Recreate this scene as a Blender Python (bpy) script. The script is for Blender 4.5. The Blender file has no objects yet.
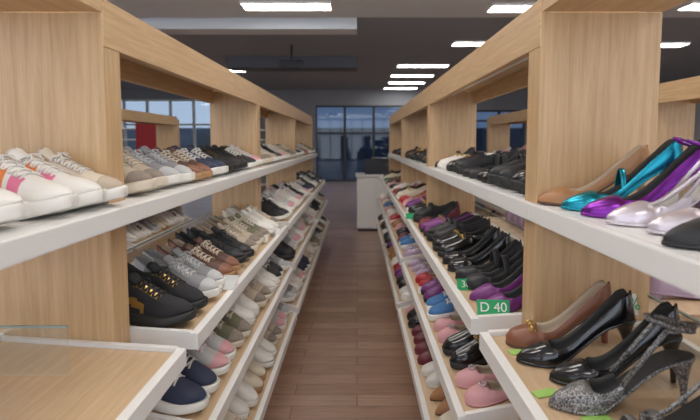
import bpy, math, random, bmesh
from mathutils import Vector
random.seed(7)
D=bpy.data; C=bpy.context
EYE=1.35
def link(o,parent=None):
    C.scene.collection.objects.link(o)
    if parent: o.parent=parent
    return o
def empty(name,loc=(0,0,0)):
    e=D.objects.new(name,None); e.location=loc; e.empty_display_size=.05
    return link(e)
# ---------------------------------------------------------------- materials
MC={}
def mat(name,col,rough=.5,metal=0,emit=0,coat=0,bump=0,bscale=200,spec=.5,var=0):
    if name in MC: return MC[name]
    m=D.materials.new(name); m.use_nodes=True; nt=m.node_tree; b=nt.nodes['Principled BSDF']
    b.inputs['Base Color'].default_value=(*col,1); b.inputs['Roughness'].default_value=rough
    b.inputs['Metallic'].default_value=metal; b.inputs['Specular IOR Level'].default_value=spec
    b.inputs['Coat Weight'].default_value=coat
    if emit:
        b.inputs['Emission Color'].default_value=(*col,1); b.inputs['Emission Strength'].default_value=emit
    if bump or var:
        tc=nt.nodes.new('ShaderNodeTexCoord'); n=nt.nodes.new('ShaderNodeTexNoise')
        n.inputs['Scale'].default_value=bscale; n.inputs['Detail'].default_value=4
        nt.links.new(tc.outputs['Object'],n.inputs['Vector'])
        if bump:
            bp=nt.nodes.new('ShaderNodeBump'); bp.inputs['Strength'].default_value=bump; bp.inputs['Distance'].default_value=.002
            nt.links.new(n.outputs['Fac'],bp.inputs['Height']); nt.links.new(bp.outputs['Normal'],b.inputs['Normal'])
        if var:
            r=nt.nodes.new('ShaderNodeValToRGB')
            r.color_ramp.elements[0].position=.3; r.color_ramp.elements[1].position=.7
            r.color_ramp.elements[0].color=(*[c*(1-var) for c in col],1); r.color_ramp.elements[1].color=(*[min(1,c*(1+var)) for c in col],1)
            nt.links.new(n.outputs['Fac'],r.inputs['Fac']); nt.links.new(r.outputs['Color'],b.inputs['Base Color'])
    MC[name]=m; return m
def wood(name,c1,c2,scale=(1,1,1),rough=.45):
    m=D.materials.new(name); m.use_nodes=True; nt=m.node_tree; b=nt.nodes['Principled BSDF']
    tc=nt.nodes.new('ShaderNodeTexCoord'); mp=nt.nodes.new('ShaderNodeMapping'); mp.inputs['Scale'].default_value=scale
    n=nt.nodes.new('ShaderNodeTexNoise'); n.inputs['Scale'].default_value=9; n.inputs['Detail'].default_value=8; n.inputs['Roughness'].default_value=.65; n.inputs['Distortion'].default_value=.4
    r=nt.nodes.new('ShaderNodeValToRGB'); r.color_ramp.elements[0].position=.3; r.color_ramp.elements[1].position=.65
    r.color_ramp.elements[0].color=(*c1,1); r.color_ramp.elements[1].color=(*c2,1)
    L=nt.links.new
    L(tc.outputs['Object'],mp.inputs['Vector']); L(mp.outputs['Vector'],n.inputs['Vector']); L(n.outputs['Fac'],r.inputs['Fac']); L(r.outputs['Color'],b.inputs['Base Color'])
    b.inputs['Roughness'].default_value=rough
    return m
OAK_V=wood('oak_vertical_grain',(.48,.30,.145),(.64,.43,.235),(9,9,.45))
OAK_Y=wood('oak_long_grain',(.50,.31,.15),(.65,.44,.245),(9,.45,9))
OAK_T=wood('oak_tray',(.53,.36,.21),(.66,.48,.30),(9,.5,9),.35)
WHITE=mat('white_laminate',(.82,.81,.79),.35)
CHROME=mat('chrome',(.8,.8,.8),.15,1)
def glass(name,tint=(.8,.9,.88),f=.12):
    m=D.materials.new(name); m.use_nodes=True; nt=m.node_tree; nt.nodes.clear()
    o=nt.nodes.new('ShaderNodeOutputMaterial'); mx=nt.nodes.new('ShaderNodeMixShader'); t=nt.nodes.new('ShaderNodeBsdfTransparent'); g=nt.nodes.new('ShaderNodeBsdfGlossy')
    t.inputs['Color'].default_value=(*tint,1); g.inputs['Roughness'].default_value=.03; g.inputs['Color'].default_value=(.9,.95,.95,1)
    mx.inputs['Fac'].default_value=f
    nt.links.new(t.outputs[0],mx.inputs[1]); nt.links.new(g.outputs[0],mx.inputs[2]); nt.links.new(mx.outputs[0],o.inputs[0])
    return m
GLASS=glass('clear_glass',(.96,.97,.97),.12); WGLASS=glass('tinted_window_glass',(.18,.22,.28),.04); WCLEAR=glass('window_glass',(.42,.46,.50),.05)
GEDGE=mat('glass_edge',(.30,.38,.36),.2)
# ---------------------------------------------------------------- mesh helpers
def mesh_obj(name,verts,faces,mats,parent=None):
    me=D.meshes.new(name); me.from_pydata([tuple(v) for v in verts],[],faces); me.update()
    for m in (mats if isinstance(mats,list) else [mats]): me.materials.append(m)
    o=D.objects.new(name,me); return link(o,parent)
BF=[(0,3,2,1),(4,5,6,7),(0,1,5,4),(1,2,6,5),(2,3,7,6),(3,0,4,7)]
def box(name,x0,x1,y0,y1,z0,z1,m,parent=None,bev=.0):
    x0,x1=min(x0,x1),max(x0,x1)
    c=Vector(((x0+x1)/2,(y0+y1)/2,(z0+z1)/2)); a,b,d=(x1-x0)/2,(y1-y0)/2,(z1-z0)/2
    v=[(-a,-b,-d),(a,-b,-d),(a,b,-d),(-a,b,-d),(-a,-b,d),(a,-b,d),(a,b,d),(-a,b,d)]
    o=mesh_obj(name,v,BF,m,parent); o.location=c
    if bev:
        md=o.modifiers.new('bevel','BEVEL'); md.width=bev; md.segments=2
    return o
def prism(name,prof,y0,y1,m,parent=None):
    n=len(prof); v=[(p[0],y0,p[1]) for p in prof]+[(p[0],y1,p[1]) for p in prof]
    f=[tuple(range(n)),tuple(range(2*n-1,n-1,-1))]+[(i,i+n,(i+1)%n+n,(i+1)%n) for i in range(n)]
    o=mesh_obj(name,v,f,m,parent)
    bm=bmesh.new(); bm.from_mesh(o.data); bmesh.ops.recalc_face_normals(bm,faces=bm.faces); bm.to_mesh(o.data); bm.free()
    return o
# ---------------------------------------------------------------- shoes
def crv(keys):
    ks=sorted(keys.items()); X=[k for k,_ in ks]; Y=[v for _,v in ks]; n=len(X)
    T=[]
    for i in range(n):
        a=max(0,i-1); b=min(n-1,i+1); T.append((Y[b]-Y[a])/(X[b]-X[a]))
    def f(s):
        if s<=X[0]: return Y[0]
        if s>=X[-1]: return Y[-1]
        i=0
        while s>X[i+1]: i+=1
        h=X[i+1]-X[i]; t=(s-X[i])/h; t2=t*t; t3=t2*t
        return (2*t3-3*t2+1)*Y[i]+(t3-2*t2+t)*h*T[i]+(-2*t3+3*t2)*Y[i+1]+(t3-t2)*h*T[i+1]
    return f
def sst(a,b,x):
    t=min(1,max(0,(x-a)/(b-a))); return t*t*(3-2*t)
class B:
    def __init__(s): s.v=[];s.f=[];s.m=[]
    def grid(s,rows,mf,close=False,caps=None):
        b=len(s.v); n=len(rows[0])
        for r in rows: s.v.extend(r)
        for i in range(len(rows)-1):
            for j in range(n if close else n-1):
                k=(j+1)%n; q=(b+i*n+j,b+i*n+k,b+(i+1)*n+k,b+(i+1)*n+j)
                mi=mf(i,j) if callable(mf) else mf
                if mi is None: continue
                s.f.append(q); s.m.append(mi)
        if caps is not None:
            s.f.append(tuple(b+j for j in range(n))[::-1]); s.m.append(caps)
            s.f.append(tuple(b+(len(rows)-1)*n+j for j in range(n))); s.m.append(caps)
    def tube(s,pts,r,mi,n=6,flat=1,closed=False):
        pts=[Vector(p) for p in pts]; rows=[]
        N=len(pts)
        for i,p in enumerate(pts):
            if closed: t=(pts[(i+1)%N]-pts[i-1]).normalized()
            else: t=(pts[min(N-1,i+1)]-pts[max(0,i-1)]).normalized()
            ref=Vector((1,0,0)) if abs(t.x)<.75 else Vector((0,0,1))
            a=(ref-t*ref.dot(t)).normalized(); b=t.cross(a)
            rows.append([p+a*math.cos(2*math.pi*k/n)*r*flat+b*math.sin(2*math.pi*k/n)*r for k in range(n)])
        if closed: rows.append(rows[0])
        s.grid(rows,mi,close=True,caps=None if closed else mi)
def shoe(name,P,mats,matfn=None):
    L=P['L']; W=crv(P['w']); ZB=crv(P['zb']); ZM=crv(P['zm']); TP=crv(P['top']); BED=crv(P['bed'])
    o0,o1=P['open']; rh=P.get('rh',.14); rt=P.get('rt',.16); tp=P.get('tp',.5); lean=P.get('lean',.18); us=P.get('us',-1); bow=P.get('bow',.006)
    NS=P.get('NS',64); NU=38; bd=B()
    def hw(s):
        w=W(s)
        if s<rh: w*=max(.02,(1-(1-s/rh)**2))**.5
        if s>1-rt: w*=max(.0004,(1-((s-1+rt)/rt)**2))**tp
        return w
    cy=lambda s: bow*math.sin(s*math.pi*1.3-.4)
    def prof(s,uu):
        sg=1 if uu>=0 else -1; u=abs(uu); h=hw(s); zm=ZM(s); tp_=TP(s)
        yc=h*math.sin(u*math.pi/2)**.85; zc=zm+(tp_-zm)*max(0,math.cos(u*math.pi/2))**.75
        ry=h*(1-lean)
        if u>.42:
            v=(1-u)/.58; yo=h*(1+.05*math.sin(v*math.pi))-(h-ry)*v**1.6; zo=zm+(tp_-zm)*v
        elif u>.24:
            v=(u-.24)/.18; yo=(ry-.0045)*(.96+.04*v) if ry>.006 else 0; zo=BED(s)+(tp_-BED(s))*min(1,v*1.02)**.8
        else: yo=(ry-.0045)*.96*u/.24 if ry>.006 else 0; zo=BED(s)
        k=sst(o0,o0+.03,s)*(1-sst(o1-.035,o1+.01,s))
        return cy(s)+sg*(yc*(1-k)+yo*k), zc*(1-k)+zo*k
    S=[]
    for i in range(NS+1):
        t=i/NS; S.append(.45*t+.55*(.5-.5*math.cos(math.pi*t)))
    hl=P.get('hlean',0)
    rows=[]
    for s in S:
        r=[]
        for j in range(NU+1):
            uu=-1+2*j/NU; y,z=prof(s,uu); x=s*L
            x-=hl*max(0,1-s*5)*max(0,(z-ZM(s)))*1.0
            r.append((x,y,z))
        rows.append(r)
    def mf(i,j):
        s=(S[i]+S[i+1])/2; uu=-1+2*(j+.5)/NU; u=abs(uu)
        if s<us: return None
        if o0+.01<s<o1-.01 and u<.40: return 3
        return matfn(s,u,uu) if matfn else 1
    bd.grid(rows,mf)
    fl=P.get('fl',.004); rows=[]
    for s in S:
        h=hw(s)+fl; zm=ZM(s); zb=ZB(s); x=(s-.5)*L*(1+2*fl/L)+.5*L; c=cy(s)
        rows.append([(x,c-h+fl,zm+.001),(x,c-h,zm-.15*(zm-zb)),(x,c-h,zm-.6*(zm-zb)),(x,c-h+.2*fl,zb+.1*(zm-zb)),(x,c-h*.9,zb),(x,c,zb),(x,c+h*.9,zb),(x,c+h-.2*fl,zb+.1*(zm-zb)),(x,c+h,zm-.6*(zm-zb)),(x,c+h,zm-.15*(zm-zb)),(x,c+h-fl,zm+.001),(x,c+(h-fl)*.8,zm-.0025),(x,c-(h-fl)*.8,zm-.0025)])
    bd.grid(rows,0,close=True,caps=0)
    if us>0 or P.get('insole'):
        rows=[[(s*L,cy(s)+hw(s)*k,BED(s)+.0015) for k in (-1,-.5,0,.5,1)] for s in S]; bd.grid(rows,3)
    if 'heel' in P:
        H=BED(.08); hp=P['heel']; rows=[]; n=12
        for i in range(13):
            t=i/12; z=H*(1-t)-.003*(1-t); e=(1-t)**hp.get('p',2.2)
            rx=hp['b']+(hp['t']-hp['b'])*e; ryy=hp['b']*hp.get('yw',1)+(hw(.1)-.001-hp['b']*hp.get('yw',1))*e
            xc=hp['x']+ (hp.get('x0',hp['t']*.95)-hp['x'])*e
            rows.append([(xc+rx*math.cos(2*math.pi*k/n),cy(.1)+ryy*math.sin(2*math.pi*k/n),z if i else ZB(min(1,max(0,(xc+rx*math.cos(2*math.pi*k/n))/L)))+.002) for k in range(n)])
        bd.grid(rows,hp.get('m',1),close=True,caps=hp.get('m',1))
    if P.get('tongue'):
        a,b,hz=P['tongue']; z0=TP(b); rows=[]
        for t in (0,.25,.5,.75,1):
            s=b+(a-b)*t; z=z0-.003+(hz-z0)*t; w=.021+.003*t
            rows.append([(s*L+.004*t,cy(s)+w*k,z-.010*k*k) for k in (-1,-.6,0,.6,1)]+[(s*L-.006,cy(s)+w*k*.96,z-.001-.010*k*k) for k in (1,.6,0,-.6,-1)])
        bd.grid(rows,P.get('tm',1),close=True,caps=P.get('tm',1))
    if P.get('laces'):
        a,b,n=P['laces']
        for i in range(n):
            s=a+(b-a)*i/(n-1); 
            for sg in (1,-1):
                pts=[]
                for k in range(7):
                    q=-1+2*k/6; ss=s+sg*q*.018; y,z=prof(max(ss,o1+.012),q*.42); pts.append((ss*L,y,z+.0025))
                bd.tube(pts,.0017,4,5,flat=1.9)
        s=a+.0; z=TP(s)+.006
        for sg in (1,-1):
            pts=[(s*L+.012*math.sin(t*math.pi)*1.2,cy(s)+sg*(.003+.022*t),z+.006*math.sin(t*math.pi)-.010*t) for t in (0,.25,.5,.75,1)]
            bd.tube(pts,.002,4,5)
            pts=[(s*L+.02*t,cy(s)+sg*(.002+.016*t),z-.012*t*t+.002) for t in (0,.33,.66,1)]
            bd.tube(pts,.0018,4,5)
    for st in P.get('straps',[]):
        if st[0]=='cross':
            _,s,h,r,mi=st[:5]; ds=st[5] if len(st)>5 else 0
            pts=[((s+ds*q)*L,cy(s)+hw(s)*q*1.02,BED(s)+h*(1-abs(q)**2.2)+ .001) for q in [-1,-.85,-.6,-.3,0,.3,.6,.85,1]]
            bd.tube(pts,r*.3,mi,8,flat=3.2)
        elif st[0]=='ankle':
            _,h,r,mi=st; z=BED(.1)+h
            pts=[(.036+.036*math.cos(2*math.pi*k/20),.027*math.sin(2*math.pi*k/20),z+.012*math.cos(2*math.pi*k/20)) for k in range(20)]
            bd.tube(pts,r,mi,6,closed=True)
        elif st[0]=='sling':
            _,s,h,r,mi=st
            pts=[(s*L,hw(s)*.95,BED(s)+.022)]
            for k in range(9):
                a=math.pi*k/8; pts.append((.05-.052*math.sin(a),.025*math.cos(a),BED(.1)+h))
            pts.append((s*L,-hw(s)*.95,BED(s)+.022)); bd.tube(pts,r,mi,6)
        elif st[0]=='t':
            _,h,r,mi=st; pts=[]
            for k in range(8):
                t=k/7; s=.75-.5*t; pts.append((s*L+(.07-s*L)*t**4, .0,BED(s)+.03+h*t**1.6-.006*t)); 
            bd.tube(pts,r,mi,6)
        elif st[0]=='bar':
            _,s,mi=st
            pts=[((s)*L,prof(s,q)[0],prof(s,q)[1]+.003) for q in (-.4,-.2,0,.2,.4)]
            bd.tube(pts,.0025,mi,6)
            for q in (-.38,.38,-.1,.1):
                y,z=prof(s,q); bd.tube([(s*L+.007*math.cos(a*math.pi/4),y,z+.003+.005*math.sin(a*math.pi/4)) for a in range(8)],.0015,mi,5,closed=True)
        elif st[0]=='gem':
            _,s,mi=st; z=TP(s)
            for a in range(7):
                an=a*.9; bd.tube([(s*L+.008*math.cos(an),.012*math.sin(an),z+.0),(s*L+.009*math.cos(an),.013*math.sin(an),z+.006)],.003,mi,6)
    me=D.meshes.new(name); me.from_pydata([tuple(v) for v in bd.v],[],bd.f); me.update()
    for m in mats: me.materials.append(m)
    me.polygons.foreach_set('material_index',bd.m); me.polygons.foreach_set('use_smooth',[True]*len(me.polygons))
    bm=bmesh.new(); bm.from_mesh(me); bmesh.ops.recalc_face_normals(bm,faces=bm.faces); bm.to_mesh(me); bm.free()
    me['L']=L
    return me
SNK=dict(L=.285,w={0:.034,.15:.036,.35:.034,.5:.037,.72:.047,.85:.045,1:.042},zb={0:.008,.1:0,.72:0,1:.016},
 zm={0:.042,.3:.034,.6:.029,.82:.028,1:.038},top={0:.106,.06:.108,.2:.088,.3:.087,.42:.104,.5:.106,.62:.089,.75:.073,.88:.062,.95:.054,1:.042},
 bed={0:.05,1:.04},open=(.02,.44),rt=.2,fl=.004,hlean=.15,tongue=(.385,.5,.13),laces=(.49,.70,5),tm=1,lean=.25)
RUN=dict(SNK); RUN.update(zm={0:.055,.1:.050,.3:.040,.6:.034,.82:.034,1:.046},zb={0:.014,.1:.001,.3:.003,.5:0,.72:0,1:.022},fl=.008,
 top={0:.114,.06:.117,.2:.094,.3:.093,.42:.109,.5:.111,.62:.094,.75:.077,.88:.067,.95:.059,1:.048},tongue=(.385,.5,.136),bed={0:.06,1:.048})
CAN=dict(SNK); CAN.update(zm={0:.03,1:.03},zb={0:0,1:.004},top={0:.088,.06:.088,.2:.074,.3:.074,.42:.088,.5:.09,.62:.075,.75:.062,.88:.054,.95:.048,1:.036},tongue=(.40,.5,.106))
def pump(H,heel,toe='point',extra=None):
    q=dict(L=.235,w={0:.025,.15:.027,.35:.025,.55:.031,.7:.037,.82:.032,.92:.019,1:.006},
     bed={0:H+.006,.12:H+.004,.25:H*.86+.004,.42:H*.5+.004,.55:H*.2+.005,.66:.007,.8:.005,1:.007},rt=.05,rh=.13,fl=.0012,open=(.015,.70),lean=.12,bow=.003,hlean=-.10)
    wall={0:.058,.08:.055,.22:.036,.4:.024,.55:.022,.64:.027,.72:.037,.8:.034,.9:.024,.97:.014,1:.007}
    if toe=='round':
        q['w']={0:.027,.15:.029,.35:.028,.55:.034,.7:.041,.85:.040,1:.034}; q['rt']=.22; wall.update({.8:.037,.9:.032,.97:.024,1:.014})
    b=crv(q['bed']); q['zm']={k:b(k) for k in (0,.06,.12,.18,.25,.33,.42,.48,.55,.6,.66,.73,.8,.9,1)}
    q['zb']={k:v-.005 for k,v in q['zm'].items()}
    w=crv(wall); q['top']={k/20:b(k/20)+w(k/20) for k in range(21)}
    if heel: q['heel']=heel
    if extra: q.update(extra)
    return q
STIL=dict(b=.005,t=.024,x=.016,p=3.0); KIT=dict(b=.007,t=.024,x=.02,p=2.6); BLOCK=dict(b=.02,t=.025,x=.026,p=1,yw=1.1)
def loafer(th=.02,Hb=.018,dark=True):
    z=th
    return dict(L=.265,w={0:.031,.15:.033,.35:.032,.55:.038,.72:.043,.86:.040,1:.036},zb={0:0,.22:0,.27:.010,.5:.010,.62:0,.8:0,1:.006},
     zm={0:z+Hb,.3:z+Hb*.8,.6:z+.004,.8:z,1:z+.006},bed={0:z+Hb+.006,.4:z+Hb*.7,.7:z+.004,1:z},
     top={0:z+Hb+.055,.1:z+Hb+.052,.25:z+.05,.4:z+.045,.5:z+.056,.58:z+.06,.7:z+.048,.85:z+.036,.94:z+.028,1:z+.012},open=(.02,.53),rt=.2,fl=.004,lean=.2)
def U(n,c,r=.5,m=0,**k): return mat('shoe_'+n,c,r,m,**k)
wl=U('white_leather',(.80,.77,.72),.45); wr=U('white_rubber',(.80,.78,.73),.55); cream=U('cream',(.68,.60,.48),.6); beige=U('beige_mesh',(.52,.43,.33),.85,bump=.5,bscale=400)
taupe=U('taupe_suede',(.27,.22,.18),.9,var=.15,bscale=60); grey=U('grey_mesh',(.26,.26,.27),.85,bump=.5,bscale=400); lgrey=U('light_grey',(.50,.50,.50),.7)
blk=U('black_leather',(.016,.016,.018),.5); blkm=U('black_mesh',(.02,.02,.023),.85,bump=.5,bscale=400); pat=U('black_patent',(.008,.008,.010),.18,coat=.4); blksole=U('black_rubber',(.02,.02,.02),.6)
navy=U('navy',(.02,.03,.07),.6); brown=U('brown_leather',(.23,.085,.045),.42); tan=U('tan_leather',(.40,.19,.08),.4); dbrown=U('dark_brown',(.10,.045,.03),.55)
gum=U('gum',(.42,.24,.11),.6); org=U('orange',(.82,.24,.06),.5); pink=U('pink',(.78,.20,.34),.5); gold=U('gold_accent',(.60,.40,.12),.35,.8)
inn=U('lining_beige',(.45,.36,.27),.8); inb=U('lining_black',(.03,.03,.03),.8); ing=U('lining_grey',(.3,.3,.3),.9); inw=U('lining_white',(.6,.58,.54),.8)
teal=U('teal_metallic',(.02,.28,.38),.27,.85); purp=U('purple_metallic',(.22,.035,.33),.26,.85); silv=U('silver_metallic',(.68,.62,.68),.32,.6)
dpurp=U('plum_satin',(.18,.03,.19),.4); red=U('red',(.42,.02,.03),.45); pinkl=U('dusty_pink',(.66,.34,.36),.55); olive=U('olive',(.15,.15,.09),.7); blue=U('blue_suede',(.07,.20,.45),.8)
lil=U('lilac',(.42,.32,.45),.5); bur=U('burgundy',(.16,.02,.035),.4)
def glit():
    m=D.materials.new('shoe_glitter'); m.use_nodes=True; nt=m.node_tree; b=nt.nodes['Principled BSDF']
    tc=nt.nodes.new('ShaderNodeTexCoord'); v=nt.nodes.new('ShaderNodeTexVoronoi'); v.inputs['Scale'].default_value=1000
    r=nt.nodes.new('ShaderNodeValToRGB'); r.color_ramp.elements[0].color=(.02,.02,.025,1); r.color_ramp.elements[1].color=(.7,.68,.66,1); r.color_ramp.elements[0].position=.45; r.color_ramp.elements[1].position=1
    s=nt.nodes.new('ShaderNodeSeparateColor'); L=nt.links.new
    L(tc.outputs['Object'],v.inputs['Vector']); L(v.outputs['Color'],s.inputs[0]); L(s.outputs[0],r.inputs['Fac']); L(r.outputs['Color'],b.inputs['Base Color'])
    b.inputs['Metallic'].default_value=.4; b.inputs['Roughness'].default_value=.4
    return m
glitter=glit()
def stripes(a1=2,a2=2,toe=None,heelc=None,off=0):
    def f(s,u,uu):
        v=(1-u)/.58
        if heelc and s<.16: return heelc
        if toe and s>.84: return toe
        s-=off
        if .02<v<.97+off*4:
            if .44<s<.53: return a1
            if .56<s<.65: return a2
        return 1
    return f
def swoosh(a=2,toe=2,heelc=2):
    def f(s,u,uu):
        v=(1-u)/.58
        if s<.18 and v<.9: return heelc
        if s>.86 or (s>.6 and v<.28): return toe
        if abs(v-(.15+.9*(.62-s)))<.16 and .25<s<.66: return a
        if .44<s<.72 and 1.0<v<1.5: return a
        return 1
    return f
def mk(name,P,sole,up,ac,inner,lace,ac2=None,fn=None): return shoe(name,P,[sole,up,ac,inner,lace,ac2 or ac],fn)
M={}
M['white_stripe']=mk('sneaker_a',RUN,wr,wl,org,inw,wl,pink,stripes(2,5,off=.08))
M['white_plain']=mk('sneaker_b',RUN,wr,wl,cream,inw,wl,None,swoosh(2,1,2))
M['beige_run']=mk('sneaker_c',RUN,wr,cream,beige,inn,wl,None,swoosh(2,2,2))
M['taupe_run']=mk('sneaker_d',RUN,cream,beige,taupe,inn,cream,None,swoosh(2,2,2))
M['grey_run']=mk('sneaker_e',RUN,wr,grey,lgrey,ing,lgrey,None,swoosh(2,2,2))
M['black_run']=mk('sneaker_f',RUN,wr,blkm,blk,inb,blk,None,swoosh(2,2,2))
M['black_gold']=mk('sneaker_g',RUN,blksole,blkm,gold,inb,blk,None,swoosh(2,1,1))
M['black_white']=mk('sneaker_h',SNK,wr,blk,wl,inb,wl,None,stripes(2,2))
M['brown_snk']=mk('sneaker_i',SNK,gum,dbrown,brown,inn,cream,None,swoosh(2,2,2))
M['navy_snk']=mk('sneaker_j',RUN,wr,navy,lgrey,ing,wl,None,stripes(2,2))
M['white_grey']=mk('sneaker_k',SNK,wr,wl,lgrey,inw,wl,None,stripes(2,2,None,2))
M['white_black']=mk('sneaker_l',CAN,wr,wl,blk,inw,wl,None,stripes(2,2))
M['cream_gum']=mk('sneaker_n',CAN,gum,cream,taupe,inn,cream,None,swoosh(2,1,2))
M['lgrey_pink']=mk('sneaker_o',RUN,wr,lgrey,pinkl,ing,wl,None,swoosh(2,2,2))
M['black_all']=mk('sneaker_p',RUN,blksole,blkm,blk,inb,blk,None,swoosh(2,2,2))
M['olive_snk']=mk('sneaker_q',SNK,cream,olive,taupe,inn,cream,None,swoosh(2,2,2))
M['blue_snk']=mk('sneaker_r',CAN,wr,blue,wl,ing,wl,None,stripes(2,2))
M['red_snk']=mk('sneaker_s',CAN,wr,red,wl,ing,wl)
def P1(n,P,up,inner,hm=None,sole=None,ac=None): 
    M[n]=shoe(n,P,[sole or up,up,ac or up,inner,ac or up,ac or up])
P1('tan_pump',pump(.075,STIL),tan,inn,sole=dbrown)
P1('teal_pump',pump(.09,STIL,extra=dict(straps=[('cross',.50,.055,.006,1)])),teal,inb)
P1('purple_pump',pump(.088,STIL,extra=dict(straps=[('ankle',.046,.0035,1)])),purp,inb)
P1('silver_sling',pump(.085,STIL,extra=dict(us=.46,straps=[('sling',.5,.05,.004,1),('t',.02,.004,1),('ankle',.057,.004,1)])),silv,inw)
P1('black_pump',pump(.085,STIL),pat,inb)
P1('black_kitten',pump(.05,KIT),blk,inb)
P1('brown_bit_pump',pump(.075,KIT,'round',dict(straps=[('bar',.76,2)])),brown,inn,sole=dbrown,ac=gold)
P1('glitter_sling',pump(.085,STIL,extra=dict(us=.50,straps=[('sling',.52,.05,.005,1),('ankle',.056,.0045,1)])),glitter,inb)
SAND=dict(us=2,straps=[('cross',.70,.035,.009,1),('cross',.84,.026,.007,1),('cross',.77,.032,.004,1,.05),('ankle',.055,.0045,1),('sling',.30,.045,.0045,1),('t',.035,.004,1)])
P1('black_sandal',pump(.085,STIL,'round',SAND),blk,inb)
P1('glitter_sandal',pump(.085,STIL,'round',SAND),glitter,inb)
P1('black_block',pump(.055,BLOCK,'round',dict(straps=[('cross',.42,.06,.012,1)])),blk,inb)
P1('patent_block',pump(.06,BLOCK,'round'),pat,inb)
P1('black_flat',pump(.012,BLOCK,'round',dict(straps=[('gem',.76,2)])),blk,inb,ac=silv)
P1('white_flat',pump(.02,BLOCK,'round'),wl,inw,sole=wr)
P1('pink_flat',pump(.014,BLOCK,'round',dict(straps=[('gem',.76,2)])),pinkl,inn,ac=silv)
P1('grey_flat',pump(.014,BLOCK,'point',dict(straps=[('gem',.78,2)])),lil,inw,ac=silv)
P1('plum_pump',pump(.06,KIT),dpurp,inb)
P1('burg_pump',pump(.05,BLOCK,'round'),bur,inb)
P1('red_flat',pump(.015,BLOCK,'round'),red,inn)
P1('nude_pump',pump(.055,BLOCK),pinkl,inn)
def LF(n,up,sole,inner,ac=None,th=.02,Hb=.014):
    P=loafer(th,Hb); P['straps']=[('bar',.62,2)] if ac else []
    if not ac: P['straps']=[('cross',.6,.062-.0,.012,1)]
    M[n]=shoe(n,P,[sole,up,ac or up,inner,up,up])
LF('black_loafer',pat,blksole,inb,gold); LF('black_chunky',blk,blksole,inb,None,.034,.014); LF('brown_loafer',dbrown,blksole,inn,gold); LF('chunky_silver',pat,blksole,inb,silv,.03,.02)
LF('white_loafer',wl,wr,inw,gold); LF('plum_loafer',dpurp,blksole,inb,gold); LF('cream_loafer',cream,wr,inn,gold)
def place(key,name,u,y,z,side,rz=0,tilt=0,mirror=False,parent=None):
    """u,y,z = toe position on the shelf surface; side -1 left rack, +1 right rack"""
    me=M[key]; L=me['L']; base=math.pi if side>0 else 0
    o=D.objects.new(name,me); a=base+math.radians(rz)
    o.rotation_euler=(0,math.radians(tilt),a)
    o.location=(side*u-L*math.cos(a)*math.cos(math.radians(tilt)), y-L*math.sin(a)*math.cos(math.radians(tilt)), z+L*math.sin(math.radians(tilt))+.001)
    if mirror: o.scale=(1,-1,1)
    return link(o,parent)
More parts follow.
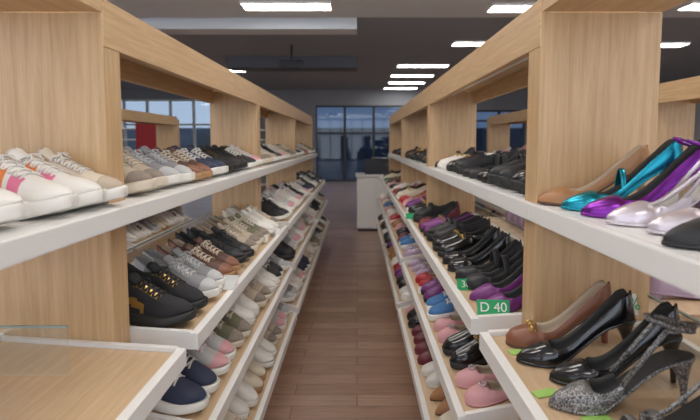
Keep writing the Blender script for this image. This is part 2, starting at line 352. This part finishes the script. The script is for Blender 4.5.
# ---------------------------------------------------------------- shoe racks
Y1=1.29; BL=1.96; UT=.09
LVR=[(1.205,-.017,.34,0),(.885,-.13,.40,4),(.62,-.16,.40,11),(.335,-.18,.40,15)]
LVL=[(1.205,-.07,.39,0),(.845,-.175,.44,4),(.59,-.205,.42,11),(.31,-.225,.42,15)]
def surf(LV,a0,l,du):
    z,fo,dp,t=LV[l]; return a0+fo+du, z+du*math.tan(math.radians(t))
def rack(LV,side,a0,ys,levels=(0,1,2,3),near=False,glassbays=(),rear=()):
    R=empty('shoe_display_rack')
    s=side
    for i,y in enumerate(ys):
        box('upright_panel',s*a0,s*(a0+.28),y,y+UT,0,1.65,OAK_V,R,.002)
    for i in range(len(ys)-1):
        y0=ys[i]+UT+.002; y1=ys[i+1]-.002
        nb=(near and i==0)
        box('top_panel',s*a0,s*(a0+.28),y0-.0,y1,1.65,1.68,OAK_Y,R)
        if not nb:
            box('front_beam',s*(a0-.002),s*(a0+.02),ys[i]+.001,ys[i+1]-.001,1.572,1.682,OAK_Y,R,.002)
            box('back_beam',s*(a0+.26),s*(a0+.281),y0,y1,1.578,1.65,OAK_Y,R)
            box('light_batten',s*(a0+.10),s*(a0+.135),y0+.05,y1-.05,1.622,1.65,WHITE,R)
        for l in levels:
            z,fo,dp,t=LV[l]; uf=a0+fo; ub=uf+dp; tt=math.tan(math.radians(t)); zb=z+dp*tt
            if l==0:
                box('shelf_board',s*(a0),s*(a0+.32),y0,y1,z-.022,z,WHITE,R)
                box('shelf_nosing',s*uf,s*(a0-.001),ys[i]+.001,ys[i+1]-.0,z-.042,z,WHITE,R,.003)
                box('shelf_stretcher',s*(a0+.25),s*(a0+.27),y0,y1,z-.07,z-.023,OAK_Y,R)
            else:
                c=uf+.02
                prism('tray_board',[(s*c,z+.02*tt),(s*ub,zb),(s*ub,zb-.018),(s*c,z+.02*tt-.018)],y0+.02,y1-.02,OAK_T,R)
                prism('tray_front',[(s*uf,z+.006),(s*c,z+.008),(s*c,z-.035),(s*uf,z-.035)],y0+.002,y1-.002,WHITE,R)
                prism('tray_back_strip',[(s*ub,zb+.012),(s*(ub+.016),zb+.012),(s*(ub+.016),zb-.03),(s*ub,zb-.03)],y0+.002,y1-.002,WHITE,R)
                for ya,yb in ((y0+.002,y0+.019),(y1-.019,y1-.002)):
                    prism('tray_side',[(s*c,z+.012),(s*ub,zb+.008),(s*ub,zb-.03),(s*c,z-.035)],ya,yb,WHITE,R)
                    prism('tray_bracket',[(s*(a0+.02),z-.036),(s*(ub-.02),zb-.05),(s*(a0+.05),z-.10)],ya+.004,yb-.004,WHITE,R)
                if l==1 and i in rear:
                    box('rear_tray',s*(ub+.03),s*(ub+.40),y0+.002,y1-.002,z-.0,z+.018,OAK_T,R); box('rear_tray_lip',s*(ub+.401),s*(ub+.42),y0+.002,y1-.002,z-.02,z+.03,WHITE,R)
        for l in glassbays if i<2 else ():
            z,fo,dp,t=LV[l]; ub=a0+fo+dp; zb=z+dp*math.tan(math.radians(t))
            if l==0: ub=a0+.30; zb=z
            box('glass_guard',s*(ub-.012),s*(ub-.006),y0+.03,y1-.03,zb+.001,zb+.075,GLASS,R)
            box('glass_guard_rim',s*(ub-.0125),s*(ub-.0055),y0+.03,y1-.03,zb+.0755,zb+.079,GEDGE,R)
    box('kick_board',s*(a0+.02),s*(a0+.26),ys[0]+UT+.002,ys[-1]-.002,.0,.09,OAK_Y,R)
    return R
AL,AR=.59,.427
YS=[Y1-BL,Y1,Y1+BL,Y1+2*BL,Y1+3*BL]
rack(LVL,-1,AL,YS,near=True,glassbays=(0,1))
rack(LVR,1,AR,YS,near=True,glassbays=(1,),rear=(0,1))
rack(LVR,1,1.72,YS,near=False)
rack(LVR,-1,2.35,[Y1+BL,Y1+2*BL,Y1+3*BL],levels=(1,2,3),near=False)
RV=random.Random(21)
POOL_L=['taupe_run','grey_run','brown_snk','olive_snk','cream_gum','white_grey','black_gold','lgrey_pink','black_white','navy_snk','beige_run']
POOL_R=['plum_loafer','red_flat','pink_flat','burg_pump','brown_loafer','black_block','nude_pump','plum_pump','grey_flat','white_flat','cream_loafer','tan_pump','patent_block']
def fill(LV,side,a0,bay,l,seq,name,sp=.113,y0=None,y1=None,du=.035,yaw=0,jit=5,pool=None,skip=0):
    ya=YS[bay]+UT+.075 if y0 is None else y0; yb=YS[bay+1]-.065 if y1 is None else y1
    E=empty(name); y=ya; i=0; t=LV[l][3]; k=None
    while y<yb:
        if i%2==0:
            k=seq[(i//2)%len(seq)]
            if pool and i//2>=skip and RV.random()<.4: k=RV.choice(pool)
        dd=du+random.uniform(-.006,.012); u,z=surf(LV,a0,l,dd)
        if l==0: z=LV[0][0]
        j=random.uniform(-jit,jit)+yaw
        place(k,k+'_'+str(i),u,y,z,side,j,t,mirror=(i%2==0),parent=E)
        y+=sp if i%2==0 else sp+.012
        i+=1
L0={1:['taupe_run','grey_run','brown_snk','navy_snk','white_black','black_all','black_white','black_run'],2:['black_gold','beige_run','black_run','white_plain','grey_run','black_white'],3:['white_grey','white_plain','black_run','cream_gum','white_black']}
L1={1:['black_gold','grey_run','brown_snk','black_all','taupe_run','olive_snk','white_plain','white_grey'],2:['black_run','white_black','lgrey_pink','white_grey','black_white'],3:['navy_snk','black_gold','white_plain','grey_run','black_all']}
L2={1:['beige_run','lgrey_pink','black_run','white_grey','taupe_run','white_plain','black_white','grey_run'],2:['black_all','grey_run','cream_gum','white_black','beige_run'],3:['white_plain','beige_run','white_grey','black_run']}
L3={1:['lgrey_pink','beige_run','white_grey','cream_gum','white_plain','taupe_run'],2:['white_black','white_plain','lgrey_pink','beige_run'],3:['beige_run','white_grey','black_run','cream_gum']}
for b in (1,2,3):
    for l,T in enumerate((L0,L1,L2,L3)):
        fill(LVL,-1,AL,b,l,T[b],'row_of_sneakers',yaw=-12 if l==0 else -8,pool=POOL_L,skip=4 if b==1 and l<2 else 0)
R0={1:['chunky_silver','black_chunky','patent_block','black_block','black_chunky','black_loafer','white_loafer','black_block'],2:['black_loafer','brown_loafer','black_chunky','chunky_silver','black_block'],3:['black_chunky','patent_block','black_loafer','burg_pump']}
R1={1:['plum_pump','black_block','patent_block','black_loafer','black_chunky','plum_loafer','black_flat','black_chunky'],2:['black_loafer','plum_loafer','white_loafer','black_flat','burg_pump'],3:['black_flat','cream_loafer','black_chunky','white_flat']}
R2={1:['black_flat','black_loafer','pink_flat','blue_snk','plum_loafer','red_flat','navy_snk','grey_flat'],2:['red_snk','blue_snk','lgrey_pink','black_flat','nude_pump','red_flat'],3:['white_flat','pink_flat','blue_snk','white_loafer']}
R3={1:['white_flat','white_loafer','black_flat','black_kitten','brown_loafer','burg_pump','black_loafer'],2:['white_flat','black_loafer','pink_flat','plum_loafer'],3:['black_flat','brown_loafer','white_flat']}
for b in (1,2,3):
    for l,T in enumerate((R0,R1,R2,R3)):
        fill(LVR,1,AR,b,l,T[b],'row_of_dress_shoes',yaw=4,pool=POOL_R if l else None,skip=4 if b==1 and l==1 else 0)
for b in (1,2,3):
    for l in (0,1,2,3):
        fill(LVR,1,1.72,b,l,random.sample(['pink_flat','white_flat','nude_pump','black_flat','grey_flat','cream_loafer'],5),'row_of_flats',sp=.13)
        if b>1 and l>0: fill(LVR,-1,2.35,b,l,random.sample(['white_plain','black_run','grey_run','white_black','cream_gum'],4),'row_of_sneakers',sp=.13)
fill(LVR,1,1.72,0,0,['pink_flat','nude_pump','grey_flat'],'row_of_flats',sp=.13,y0=.75)
fill(LVR,1,1.72,0,1,['pink_flat','grey_flat'],'row_of_flats',sp=.13,y0=.75)
# rear side of the right rack : flats facing the next aisle
E=empty('row_of_flats'); y=.62; i=0
while y<3.1:
    if not (1.20<y<1.45):
        k=['grey_flat','pink_flat','black_flat','nude_pump','grey_flat'][(i//2)%5]
        place(k,k+'_%d'%i,-(AR-.13+.40+.03+.34),y,.905,-1,random.uniform(-5,5),0,i%2==0,E)
    y+=.115; i+=1
# near left, top shelf
Z0=1.205
for k,u,y,rz,mi in [('white_plain',.545,.58,-6,True),('white_plain',.545,.71,-8,False),('white_plain',.555,.885,-6,True),('white_stripe',.545,1.03,-8,False),('white_stripe',.540,1.135,-5,True),('beige_run',.533,1.235,1,False)]:
    place(k,'sneaker',u,y,Z0,-1,rz,0,mi)
# near right, top shelf
for k,n,u,y,rz,mi in [('tan_pump','high_heel_pump',.422,1.265,-13,True),('teal_pump','high_heel_pump',.44,1.165,-11,True),
    ('purple_pump','high_heel_pump',.440,1.06,-8,False),('silver_sling','slingback_heel',.44,.955,-8,True),
    ('silver_sling','slingback_heel',.46,.855,-8,False),('black_kitten','high_heel_pump',.425,.75,-8,True),('black_kitten','high_heel_pump',.44,.64,-8,False)]:
    place(k,n,u,y,Z0,1,rz,0,mi)
# near right, second tray
t1=LVR[1][3]
for k,n,du,y,rz,mi in [('brown_bit_pump','loafer_pump',.045,1.215,-8,True),('black_pump','high_heel_pump',.04,1.115,-10,True),('black_pump','high_heel_pump',.075,1.015,-10,False),
    ('glitter_sling','slingback_heel',.04,.92,-9,True),('glitter_sandal','strappy_sandal',.09,.81,-8,False),('black_sandal','strappy_sandal',.05,.70,-6,True)]:
    u,z=surf(LVR,AR,1,du); place(k,n,u,y,z,1,rz,t1,mi)
# ---------------------------------------------------------------- price cards
GRN=mat('price_green',(.01,.36,.12),.5); CARD=mat('price_white',(.75,.76,.74),.5); LIME=mat('price_lime',(.35,.60,.14),.5)
def card(x,y,z,w,h,rot,m,letter=None,name='price_card'):
    E=empty(name,(x,y,z)); E.rotation_euler=rot
    box('card',-w/2,w/2,-h/2,h/2,0,.0015,m,E)
    if letter:
        c=D.curves.new('letter','FONT'); c.body=letter; c.size=h*.85; c.align_x='CENTER'; c.align_y='CENTER'; c.extrude=.0003
        t=D.objects.new('letter',c); t.location=(0,0,.002); t.data.materials.append(CARD if m is GRN else GRN); link(t,E)
    return E
card(AR-.065,1.415,.912,.085,.042,(math.radians(62),0,math.radians(-4)),GRN,'D 40')
card(AR-.085,1.68,.905,.055,.036,(math.radians(62),0,0),GRN,'30')
card(AR+.19,1.27,.965,.10,.05,(math.radians(70),0,0),CARD,'D 30%')
card(-AL+.12,1.46,.59,.07,.05,(math.radians(60),0,0),GRN,'D')
tt=math.radians(t1)
for du,y in ((.06,1.165),(.17,1.0),(.05,.967),(.10,.865),(.06,.755)):
    u,z=surf(LVR,AR,1,du); card(u,y,z+.001,.045,.026,(0,-tt,math.radians(12)),LIME)
for i in range(10):
    y=1.6+random.random()*5; card(AR+random.choice([-.08,-.11]),y,.91 if i%2 else .645,.05,.035,(math.radians(65),0,0),random.choice([GRN,CARD,CARD]))
for i in range(8):
    y=1.7+random.random()*5; card(-AL+random.choice([.12,.15]),y,.87 if i%2 else .615,.05,.035,(math.radians(65),0,0),random.choice([GRN,CARD,CARD]))
E=empty('glass_divider')
box('pane',-.83,-.58,1.06,1.066,.882,.98,GLASS,E)
box('pane_rim',-.83,-.58,1.0595,1.0665,.9805,.984,GEDGE,E)
# ---------------------------------------------------------------- room
CH=3.05; XW=9; YB=18; YF=-3
def floor_mat():
    m=D.materials.new('floor_laminate'); m.use_nodes=True; nt=m.node_tree; b=nt.nodes['Principled BSDF']; L=nt.links.new
    tc=nt.nodes.new('ShaderNodeTexCoord')
    br=nt.nodes.new('ShaderNodeTexBrick'); br.offset=.37; br.inputs['Scale'].default_value=1; br.inputs['Brick Width'].default_value=.9; br.inputs['Row Height'].default_value=.13
    br.inputs['Mortar Size'].default_value=.0025; br.inputs['Color1'].default_value=(.33,.20,.14,1); br.inputs['Color2'].default_value=(.45,.30,.22,1); br.inputs['Mortar'].default_value=(.15,.09,.07,1)
    n=nt.nodes.new('ShaderNodeTexNoise'); mp2=nt.nodes.new('ShaderNodeMapping'); mp2.inputs['Scale'].default_value=(2,22,1); n.inputs['Scale'].default_value=3; n.inputs['Detail'].default_value=8
    mx=nt.nodes.new('ShaderNodeMixRGB'); mx.blend_type='MULTIPLY'; mx.inputs['Fac'].default_value=.55
    r=nt.nodes.new('ShaderNodeValToRGB'); r.color_ramp.elements[0].position=.3; r.color_ramp.elements[0].color=(.5,.5,.5,1); r.color_ramp.elements[1].position=.75; r.color_ramp.elements[1].color=(1.3,1.25,1.2,1)
    L(tc.outputs['Object'],br.inputs['Vector']); L(tc.outputs['Object'],mp2.inputs['Vector']); L(mp2.outputs['Vector'],n.inputs['Vector'])
    L(n.outputs['Fac'],r.inputs['Fac']); L(br.outputs['Color'],mx.inputs[1]); L(r.outputs['Color'],mx.inputs[2]); L(mx.outputs['Color'],b.inputs['Base Color'])
    b.inputs['Roughness'].default_value=.33
    return m
WALL=mat('wall_paint',(.33,.34,.37),.8); CEIL=mat('ceiling_paint',(.80,.85,.91),.9); CEILD=mat('ceiling_grey_paint',(.40,.44,.50),.8); DARK=mat('dark_frame',(.02,.022,.028),.4)
WL=mat('wall_light',(.75,.75,.75),.8)
box('floor',-XW,XW,YF,YB,-.1,0,floor_mat())
box('ceiling',-XW,XW,YF,YB,CH,CH+.1,[CEILD])
box('ceiling_panel_front',-XW,XW,YF,7.5,CH-.03,CH-.001,CEIL)
box('ceiling_bulkhead',-XW+.01,.0,7.6,8.0,CH-.16,CH-.002,CEIL)
box('wall_left',-XW-.1,-XW,YF,YB,0,CH,WL); box('wall_right',XW,XW+.1,YF,YB,0,CH,WL)
def win_wall(tag,Y,th,ops,n0,gl):
    xs=-XW
    for i,(a,b,z0,z1,fr) in enumerate(ops):
        box('wall_%s_pier_%d'%(tag,i),xs,a,Y,Y+th,0,CH,WALL); xs=b
        box('wall_%s_head_%d'%(tag,i),a,b,Y,Y+th,z1,CH,WALL); box('wall_%s_sill_%d'%(tag,i),a,b,Y,Y+th,0,z0,WALL)
        W=empty('window_%d'%(i+n0)); n=max(3,int((b-a)/.75))
        for k in range(n+1):
            x=a+(b-a)*k/n; box('mullion',max(a,x-.04),min(b,x+.04),Y+.02,Y+.1,z0,z1,fr,W)
        for zz in (z0+.03,(z0+z1)*.5+.35,z1-.03): box('transom',a,b,Y+.015,Y+.095,zz-.03,zz+.03,fr,W)
        if gl[i]: box('pane',a,b,Y+.11,Y+.115,z0,z1,gl[i],W)
    box('wall_%s_pier_9'%tag,xs,XW,Y,Y+th,0,CH,WALL)
win_wall('back',YB,.15,[(-8.4,-4.6,.4,2.75,WHITE),(-1.35,1.5,.05,2.55,DARK),(3.0,5.5,1.0,2.4,DARK)],1,[WCLEAR,WGLASS,WGLASS])
win_wall('rear',YF-.15,.15,[(-8,8,.1,2.95,WHITE)],4,[None])  # unseen opening behind camera, added so sky light fills the rack fronts
box('street_ground',-30,30,YB+.2,YB+40,-.3,-.15,mat('asphalt',(.12,.12,.13),.9))
box('building_facade',-30,30,YB+30,YB+31,-.15,2.6,mat('facade',(.10,.12,.16),.8,var=.4,bscale=.6))
LE=mat('light_panel',(1,.97,.92),.5,emit=14.5)
def troffer(x,y,w=1.2,d=.3):
    z=CH-.03 if y<7.5 else CH
    E=empty('ceiling_light',(x,y,z-.001)); box('frame',-w/2-.02,w/2+.02,-d/2-.02,d/2+.02,-.03,0,WHITE,E)
    box('diffuser',-w/2,w/2,-d/2,d/2,-.034,-.0305,LE,E)
for x,y,w in [(-.85,6.8,1.05),(1.95,6.9,.6),(1.95,9.5,.6),(1.45,12.2,1.1),(1.4,14,1.05),(1.4,15.6,1.0),(1.35,17.2,1.0),(5.2,9.6,.9),(-2.9,13,.5),
              (-1.2,3.6,1.2),(1.5,3.6,1.2),(-1.2,1.2,1.2),(1.2,1.2,1.2),(-3.6,3.6,1.2),(3.6,3.6,1.2),(0,-.8,1.2),(-2.6,-.8,1.2),(2.6,-.8,1.2),(-4.5,6.8,1.2),(4.6,6.8,1.2),(0,2.4,1.2),(-6.2,12,1.2)]:  # second row of entries: extra lights, mostly out of view, added for brightness
    troffer(x,y,w)
E=empty('white_cabinet'); 
box('body',.0,.58,8.2,8.75,.04,.83,WHITE,E,.004); box('plinth',.02,.56,8.23,8.72,0,.04,DARK,E); box('worktop',-.02,.6,8.17,8.78,.831,.86,WHITE,E,.004)
for k in (0,1): box('door',.01+.285*k,.285+.285*k,8.185,8.199,.06,.80,WHITE,E,.003)
E=empty('laptop'); box('base',.12,.45,8.3,8.53,.861,.878,DARK,E,.003)
box('screen',.12,.45,8.54,8.55,.879,1.09,DARK,E)
E=empty('checkout_counter'); box('body',.35,3.2,10.6,11.2,0,1.0,mat('counter_dark',(.06,.05,.05),.5),E); box('top',.3,3.25,10.55,11.25,1.0,1.04,DARK,E)
E=empty('computer_monitor'); box('screen',.75,1.2,10.8,10.83,1.15,1.45,DARK,E); box('stem',.95,1.0,10.82,10.85,1.06,1.2,DARK,E); box('foot',.88,1.07,10.75,10.92,1.041,1.06,DARK,E)
E=empty('red_banner_stand'); box('banner',-4.85,-4.25,12.0,12.02,.25,1.95,mat('banner_red',(.55,.03,.04),.5),E); box('pole',-4.57,-4.53,12.03,12.07,0,2.0,CHROME,E); box('base',-4.8,-4.3,11.9,12.2,0,.03,DARK,E)
for x,y in ((-6.0,13.0),(-6.4,10.2),(-3.4,14.5)):
    E=empty('white_display_shelf')
    for dx in (0,1.16): box('side',x+dx,x+dx+.04,y,y+.4,0,1.7,WHITE,E)
    for zz in (.2,.6,1.0,1.4,1.66): box('board',x+.041,x+1.159,y,y+.4,zz,zz+.03,WHITE,E)
E=empty('ceiling_projector'); box('body',-1.35,-.95,9.6,9.9,CH-.42,CH-.28,DARK,E,.01); box('stem',-1.17,-1.13,9.73,9.77,CH-.28,CH-.002,DARK,E)
E=empty('ceiling_duct'); box('duct',-2.6,.0,11,11.6,CH-.22,CH-.002,mat('duct_paint',(.14,.15,.18),.6),E)
PL=empty('potted_plant'); 
v=[]
for i in range(12):
    a=2*math.pi*i/12
    v+= [(.16*math.cos(a),.16*math.sin(a),0),(.2*math.cos(a),.2*math.sin(a),.35)]
f=[(2*i,(2*i+2)%24,(2*i+3)%24,2*i+1) for i in range(12)]+[tuple(range(1,24,2))]
mesh_obj('pot',v,f,WHITE,PL)
v=[];f=[]
for i in range(60):
    a=random.random()*6.28; h=.4+random.random()*1.2; r=.1+random.random()*.35; l=.22
    c=Vector((math.cos(a)*r,math.sin(a)*r,h)); d=Vector((math.cos(a),math.sin(a),random.uniform(-.3,.6))); n=Vector((-math.sin(a),math.cos(a),0))*.04
    b=len(v); v+=[c,c+d*l*.5+n,c+d*l,c+d*l*.5-n]; f.append((b,b+1,b+2,b+3))
    b=len(v); v+=[Vector((0,0,.3)),Vector((.008,0,.3)),c]; f.append((b,b+1,b+2))
mesh_obj('foliage',v,f,mat('leaf',(.03,.09,.03),.5),PL)
PL.location=(.95,9.6,0)
# ---------------------------------------------------------------- world + daylight
w=D.worlds.new('World'); C.scene.world=w; w.use_nodes=True
bg=w.node_tree.nodes['Background']; bg.inputs['Color'].default_value=(.80,.88,1,1); bg.inputs['Strength'].default_value=2.9
# ---------------------------------------------------------------- camera
cam=D.cameras.new('camera'); co=D.objects.new('camera',cam); link(co)
cam.lens=28.03; cam.sensor_width=36; cam.shift_x=-.01; cam.shift_y=-.0287; cam.clip_start=.02
co.location=(0,0,EYE); co.rotation_euler=(math.radians(85),0,0)
cam.dof.use_dof=True; cam.dof.focus_distance=1.6; cam.dof.aperture_fstop=4.5
C.scene.camera=co
C.scene.view_settings.view_transform='Standard'
